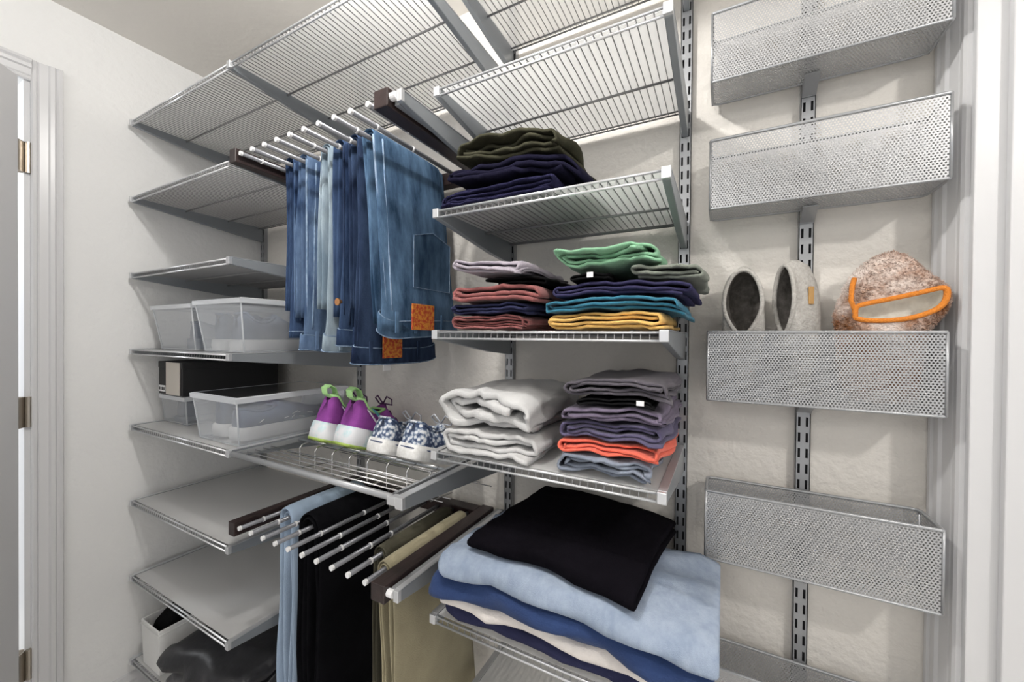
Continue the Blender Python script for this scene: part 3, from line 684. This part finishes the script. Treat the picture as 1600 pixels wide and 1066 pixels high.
def floral():
    m = bpy.data.materials.new('floral_canvas'); m.use_nodes = True; nt = m.node_tree; L = nt.links.new; b = nt.nodes['Principled BSDF']; b.inputs['Roughness'].default_value = .9
    tc = nt.nodes.new('ShaderNodeTexCoord'); vo = nt.nodes.new('ShaderNodeTexVoronoi'); vo.inputs['Scale'].default_value = 95
    no = nt.nodes.new('ShaderNodeTexNoise'); no.inputs['Scale'].default_value = 60; no.inputs['Detail'].default_value = 2
    ad = nt.nodes.new('ShaderNodeMixRGB'); ad.inputs[0].default_value = .012; L(tc.outputs['Object'], ad.inputs[1]); L(no.outputs['Color'], ad.inputs[2]); L(ad.outputs[0], vo.inputs['Vector'])
    r = nt.nodes.new('ShaderNodeValToRGB'); r.color_ramp.interpolation = 'CONSTANT'; e = r.color_ramp.elements; e[0].position = 0; e[0].color = (.75, .76, .78, 1); e[1].position = .40; e[1].color = (.20, .27, .38, 1)
    x = e.new(.55); x.color = (.035, .055, .12, 1); L(vo.outputs['Distance'], r.inputs[0]); L(r.outputs[0], b.inputs['Base Color']); return m
FLOR = floral(); LINN = mat('shoe_lining', (.03, .03, .05), .9)
for i, (x, lab) in enumerate(((-1.010, 'purple running shoe with lime heel loop, beside the clear shoe box'), (-.905, 'purple running shoe with lime heel loop, beside the floral shoes'))):
    T = shoe('running_shoe', lab, 'shoe', 'purple running shoes', (x, -.292, 1.006), -.06, -.36, .262, .092, RUN, .050, (PURP, SOLW, OUTG, DPUR, LIME), lace=DPUR)
    p = [(0, .004, .126), (0, -.016, .132), (0, -.024, .146), (0, -.014, .158), (0, .006, .154), (0, .016, .142), (0, .018, .128)]
    for dx in (-.010, -.005, 0, .005, .010): pass
    rr = []
    for (q, y, z) in p: rr.append([(-.013, y, z), (.013, y, z), (.013, y+.003, z-.003), (-.013, y+.003, z-.003)])
    MB().rings(rr, True, True, True).build('heel_loop', LIME, T, smooth=False)
    for s_ in (-1, 1):
        MB().prism([(.035, .112), (.052, .108), (.125, .068), (.105, .072)], 0, s_*.0405, s_*.0450).build('side_stripe', TEALM, T)
        MB().prism([(.022, .106), (.028, .104), (.075, .074), (.070, .073)], 0, s_*.0400, s_*.0440).build('side_line', CAP, T)
for i, (x, lab) in enumerate(((-.776, 'blue floral canvas sneaker beside the purple running shoes'), (-.672, 'blue floral canvas sneaker beside the grey sweatshirts'))):
    T = shoe('canvas_sneaker', lab, 'shoe', 'floral canvas sneakers', (x, -.290, 1.006), -.08, -.34, .250, .088, LOW, .032, (FLOR, WHT, None, LINN, FLOR), lace=mat('pale_lace', (.55, .57, .62), .8))
    o = [(-.0455, -.006), (.0455, -.006)]
    MB().tube([(-.047, .12, .027), (-.042, .04, .027), (-.032, .004, .027), (-.02, -.0065, .027), (.02, -.0065, .027), (.032, .004, .027), (.042, .04, .027), (.047, .12, .027)], .0016, 6).build('foxing_stripe', mat('navy_line', (.04, .06, .14), .6), T)

# ------------------------------------------------------------------ clear boxes, black box, bin
def clear_box(label, x0, x1, y0, y1, z0, z1, taper=.02, group='clear plastic shoe boxes', lid=True):
    T = thing('shoe_box', label, 'storage box', ((x0+x1)/2, (y0+y1)/2, z0), group)
    def rect(i, z): return [(x0+i, y0+i, z), (x1-i, y0+i, z), (x1-i, y1-i, z), (x0+i, y1-i, z)]
    mb = MB().rings([rect(taper, z0), rect(taper*.1, z1-.012)], True, True, False); mb.build('body', CLEAR, T)
    lb = MB().rings([rect(-.003, z1-.016), rect(-.004, z1-.003), rect(.004, z1)], True); lb.build('lid_rim', CLEAR_EDGE, T)
    MB().rings([rect(.005, z1-.001)], True, True).build('lid', CLEAR, T)
    for k, (x, y) in enumerate(((x0, y0), (x1, y0), (x1, y1), (x0, y1))):
        sx = 1 if x == x0 else -1; sy = 1 if y == y0 else -1
        MB().tube([(x+sx*(taper+.002), y+sy*(taper+.002), z0+.002), (x+sx*.003, y+sy*.003, z1-.014)], .0022, 6).build('corner_edge', CLEAR_EDGE, T)
    r = rect(taper+.002, z0+.003); MB().tube(r, .0022, 6, closed=True).build('bottom_edge', CLEAR_EDGE, T)
    settle(T)
NAVM = mat('navy_knit_upper', (.045, .07, .125), .85, 0, .3, 30, .3, 500, .3, (.08, .11, .18)); GRYM = mat('grey_blue_suede', (.12, .15, .20), .9, 0, .3, 20, .2, 300, .2, (.17, .20, .26)); WSOL = mat('white_foam_sole', (.82, .81, .80), .6)
zs4, zs5 = ZL[3]+.0035, ZL[4]+.0035
clear_box('clear plastic shoe box in the corner by the left wall', -1.715, -1.445, -.402, -.07, zs4, 1.398)
clear_box('clear plastic shoe box with grey suede shoes, next to the hanging jeans', -1.420, -1.165, -.405, -.07, zs4, 1.405)
clear_box('large clear shoe box with navy and white sneakers', -1.385, -1.145, -.425, -.075, zs5, 1.130, .014)
clear_box('small clear box under the black shoe box', -1.750, -1.572, -.365, -.09, zs5, 1.092, .008)
gS = 'shoes stored in clear boxes'
shoe('stored_shoe', 'dark navy shoe in the clear box by the left wall', 'shoe', gS, (-1.520, -.365, zs4+.004), 0, 0, .27, .080, LOW, .030, (NAVM, GRYM, None, LINN, NAVM))
shoe('stored_shoe', 'grey suede shoe with white sole, nearer the left wall in its box', 'shoe', gS, (-1.345, -.375, zs4+.003), 0, 0, .27, .082, RUN, .030, (GRYM, WSOL, None, LINN, GRYM))
shoe('stored_shoe', 'grey suede shoe with white sole, nearer the jeans in its box', 'shoe', gS, (-1.245, -.375, zs4+.003), 0, 0, .27, .082, RUN, .030, (GRYM, WSOL, None, LINN, GRYM))
T = shoe('stored_shoe', 'navy running shoe with thick white sole, upright in the large clear box', 'shoe', gS, (-1.225, -.385, zs5+.004), 0, 0, .285, .084, LOW, .034, (NAVM, WSOL, None, LINN, NAVM))
random.seed(5)
for k in range(7):
    y = random.uniform(.04, .2); z = random.uniform(.045, .062)
    MB().tube([(.0435, y, z), (.0435, y+random.uniform(.008, .02), z+random.uniform(-.006, .008))], .0012, 5).build('white_fleck', CAP, T)
shoe('stored_shoe', 'navy running shoe with white sole at the back of the large clear box', 'shoe', gS, (-1.318, -.385, zs5+.004), 0, 0, .285, .080, RUN, .034, (NAVM, WSOL, None, LINN, NAVM))
shoe('stored_shoe', 'dark shoe in the small clear box', 'shoe', gS, (-1.66, -.345, zs5+.003), 0, 0, .24, .08, LOW, .016, (NAVM, GRYM, None, LINN, NAVM))
BXB = mat('black_cardboard', (.012, .012, .013), .6); BXW = mat('beige_cardboard', (.60, .56, .50), .7)
T = thing('shoe_box', 'black and beige cardboard shoe box on a small clear box', 'shoe box', (-1.66, -.2, 1.0935))
MB().box((-1.742, -.372, 1.0935), (-1.572, -.055, 1.190)).build('body', BXB, T, bevel=.001); MB().box((-1.7435, -.374, 1.185), (-1.5705, -.053, 1.206)).build('lid', BXB, T, bevel=.001)
MB().box((-1.682, -.3755, 1.095), (-1.586, -.3735, 1.2045)).build('beige_band', BXW, T); lb = MB().box((-1.739, -.3745, 1.102), (-1.692, -.3725, 1.123)).build('label_sticker', CAP, T)
for k in range(4): MB().box((-1.735+k*.011, -.3751, 1.107), (-1.728+k*.011, -.3744, 1.117)).build('printed_character', BXB, lb)
settle(T)
# bin with black cloth
BINM = fabric('white_canvas', (.74, .74, .73), 1.06, 500, .2)
T = thing('fabric_bin', 'white fabric storage bin standing on the lowest shelf', 'bin', (-1.64, -.27, .198))
bx0, bx1, by0, by1, bz0, bz1 = -1.706, -1.578, -.432, -.11, .198, .346
def rr_(i, z): return [(bx0+i, by0+i, z), (bx1-i, by0+i, z), (bx1-i, by1-i, z), (bx0+i, by1-i, z)]
MB().rings([rr_(.004, bz0), rr_(.0, bz1), rr_(.004, bz1), rr_(.007, bz0+.01)], True, True, True).build('body', BINM, T, bevel=.002)
MB().tube(rr_(-.001, bz1-.014), .0018, 6, closed=True).build('hem_seam', BINM, T); settle(T)
folded('black_cloth', 'black cloth stuffed in the white fabric bin', 'cloth', None, bx0+.026, bx1-.026, by0+.036, by1-.03, bz0+.05, .125, BLACK, 3, fold='F', seed=71, wr=1.0, dome=.035)
SATIN = mat('black_satin', (.012, .012, .014), .42, 0, .3, 10, .25, 60, .5, (.03, .03, .034)); GRYS = fabric('dark_grey_jersey', (.10, .10, .105))
folded('folded_jacket', 'dark grey garment under the black satin jacket', 'jacket', None, -1.545, -1.20, -.425, -.06, .198, .055, GRYS, 3, fold='F', seed=72, wr=2.0)
folded('folded_jacket', 'black satin jacket in a loose heap on the lowest shelf', 'jacket', None, -1.515, -1.165, -.425, -.05, .255, .085, SATIN, 2, fold='F', seed=73, wr=2.6, dome=.03, tiltx=.04)

# ------------------------------------------------------------------ slippers
FELT = mat('grey_felt', (.34, .325, .30), .95, 0, .2, 160, .6, 300, .1, (.48, .465, .44)); FELTD = mat('dark_felt_lining', (.055, .05, .045), .95, 0, .3, 60, .4, 250, .1, (.13, .12, .11))
def felt_slipper(label, loc, yaw, W, H, Dp, tagged):
    T = thing('felt_slipper', label, 'slipper', loc, 'grey felt slippers'); T.rotation_euler = (0, 0, yaw)
    def outline(g, y, dz=0):
        r = []
        for k in range(36):
            a = 2*math.pi*k/36; c_, s_ = math.cos(a), math.sin(a)
            wx = W/2*(1 if s_ > -.1 else 1-.38*(-s_-.1)); r.append((c_*wx*g, y, H*.52+s_*H*.5*g+dz))
        return r
    def rim(g, y):
        r = []
        for k in range(36):
            a = 2*math.pi*k/36; c_, s_ = math.cos(a), math.sin(a); wx = W/2*(1 if s_ > 0 else 1-.45*s_*s_)
            r.append((c_*wx*.93*g, y, H*.735+s_*H*.265*g))
        return r
    outer = [rim(1, 0), [tuple(V(p)*.5+V(q)*.5) for p, q in zip(rim(1.03, .002), outline(1.0, .006))], outline(1.03, .012)]+[outline(g, y) for g, y in ((1.04, Dp*.4), (.98, Dp*.68), (.80, Dp*.88), (.45, Dp*.99), (.05, Dp))]
    inner = [rim(.98, 0), rim(.92, .006), rim(.90, Dp*.4), rim(.8, Dp*.66), rim(.05, Dp*.84)]
    MB().rings(outer, True, False, True).build('shell', FELT, T, smooth=True)
    MB().rings(inner, True, False, True).build('lining', FELTD, T, smooth=True)
    MB().tube(rim(.985, 0), .0042, 8, closed=True).build('rim', FELT, T, smooth=True)
    if tagged: MB().box((W*.46, Dp*.42, H*.70), (W*.535, Dp*.56, H*.83)).build('side_tag', mat('tan_leather', (.40, .23, .08), .7), T, bevel=.001)
felt_slipper('dark-lined grey felt slipper at the end of the basket, opening forwards', (.034, -.100, 1.187), -.12, .072, .252, .072, False)
felt_slipper('grey felt slipper with a tan tag, standing between the other slippers', (.104, -.0835, 1.187), -.98, .053, .258, .066, True)
def plush():
    m = mat('plaid_sherpa', (.27, .125, .060), .95, 0, .40, 13, 1.0, 260, .1, (.80, .72, .67)); return m
SHER = plush(); ORNG = mat('orange_binding', (.62, .20, .02), .85, 0, 0, 1, .6, 500); CREAM = mat('cream_lining', (.70, .66, .60), .9, 0, .2, 20, .3, 200)
T = thing('sherpa_slipper', 'plaid sherpa slipper with orange binding, standing in the mesh basket', 'slipper', (.262, -.066, 1.184))
sil = [(.190, 1.30), (.184, 1.345), (.194, 1.385), (.205, 1.412), (.222, 1.436), (.243, 1.452), (.264, 1.458), (.283, 1.450), (.300, 1.430), (.316, 1.408), (.328, 1.390), (.333, 1.372), (.329, 1.350), (.316, 1.328), (.307, 1.30), (.304, 1.25), (.298, 1.198), (.26, 1.190), (.21, 1.196), (.192, 1.24)]
hole = [(.208, 1.340), (.207, 1.346), (.207, 1.352), (.208, 1.358), (.212, 1.362), (.225, 1.366), (.247, 1.371), (.268, 1.376), (.292, 1.382), (.314, 1.388), (.322, 1.386), (.323, 1.376), (.320, 1.364), (.312, 1.354), (.296, 1.345), (.278, 1.339), (.26, 1.336), (.24, 1.335), (.222, 1.336), (.213, 1.338)]
def dens(p, n=3):
    out = []
    for i in range(len(p)):
        a, b, c, d = [V(p[(i+k) % len(p)]) for k in (-1, 0, 1, 2)]
        for k in range(n):
            t = k/n; out.append(.5*((2*b)+(-a+c)*t+(2*a-5*b+4*c-d)*t*t+(-a+3*b-3*c+d)*t**3))
    return out
S, Hh = dens(sil), dens(hole); cS = sum(S, V((0, 0)))/len(S)
def ringy(f, g, y, jit=0):
    r = []; y = -.064+(y+.064)*.80
    for k in range(len(S)):
        p = S[k]*(1-f)+Hh[k]*f; p = cS+(p-cS)*g if f == 0 else p
        j_ = jit*sn(p.x*160, p.y*160, y*100, 3); r.append((p.x+j_, y+j_, p.y+j_))
    return r
rg = [ringy(0, .08, -.027), ringy(0, .6, -.026), ringy(0, .9, -.036), ringy(0, 1, -.058, .002), ringy(0, 1, -.072, .002), ringy(.12, 1, -.088, .003), ringy(.3, 1, -.098, .003), ringy(.5, 1, -.103, .003), ringy(.7, 1, -.106, .003), ringy(.9, 1, -.107, .002), ringy(1, 1, -.107)]
MB().rings(rg, True, True, False).build('fleece_body', SHER, T, smooth=True)
tb = MB(); rnd = random.Random(9)
for q in range(5200):
    i = rnd.randrange(2, len(rg)-2); k = rnd.randrange(len(S)); a = V(rg[i][k]); b = V(rg[i+1][k]); c = V(rg[i][(k+1) % len(S)]); n_ = (c-a).cross(b-a)
    if n_.length < 1e-9: continue
    n_.normalize(); p = a+(b-a)*rnd.random()+(c-a)*rnd.random()
    if n_.dot(p-V((.258, -.06, 1.33))) < 0: n_ = -n_
    d = (n_+V((rnd.uniform(-.7, .7), rnd.uniform(-.7, .7), rnd.uniform(-.7, .7)))).normalized(); e = d.orthogonal().normalized(); g = d.cross(e); ln = rnd.uniform(.0025, .0048); r_ = .0011; m_ = len(tb.v)
    tb.v += [tuple(p+e*r_), tuple(p-e*r_*.5+g*r_*.87), tuple(p-e*r_*.5-g*r_*.87), tuple(p+d*ln)]; tb.f += [(m_, m_+1, m_+3), (m_+1, m_+2, m_+3), (m_+2, m_, m_+3)]
tb.build('fleece_pile', SHER, T, kind='stuff', fixn=False)
MB().rings([ringy(1, 1, -.1065), ringy(1, 1, -.06)], True, False, True).build('lining', CREAM, T, smooth=True)
MB().tube([(p.x, -.0985, p.y) for p in Hh], .0044, 8, closed=True).build('orange_binding', ORNG, T, smooth=True)
MB().tube([(.208, -.0985, 1.348), (.202, -.096, 1.372), (.204, -.092, 1.398), (.208, -.086, 1.412)], .0042, 8).build('orange_seam', ORNG, T, smooth=True)
settle(T)
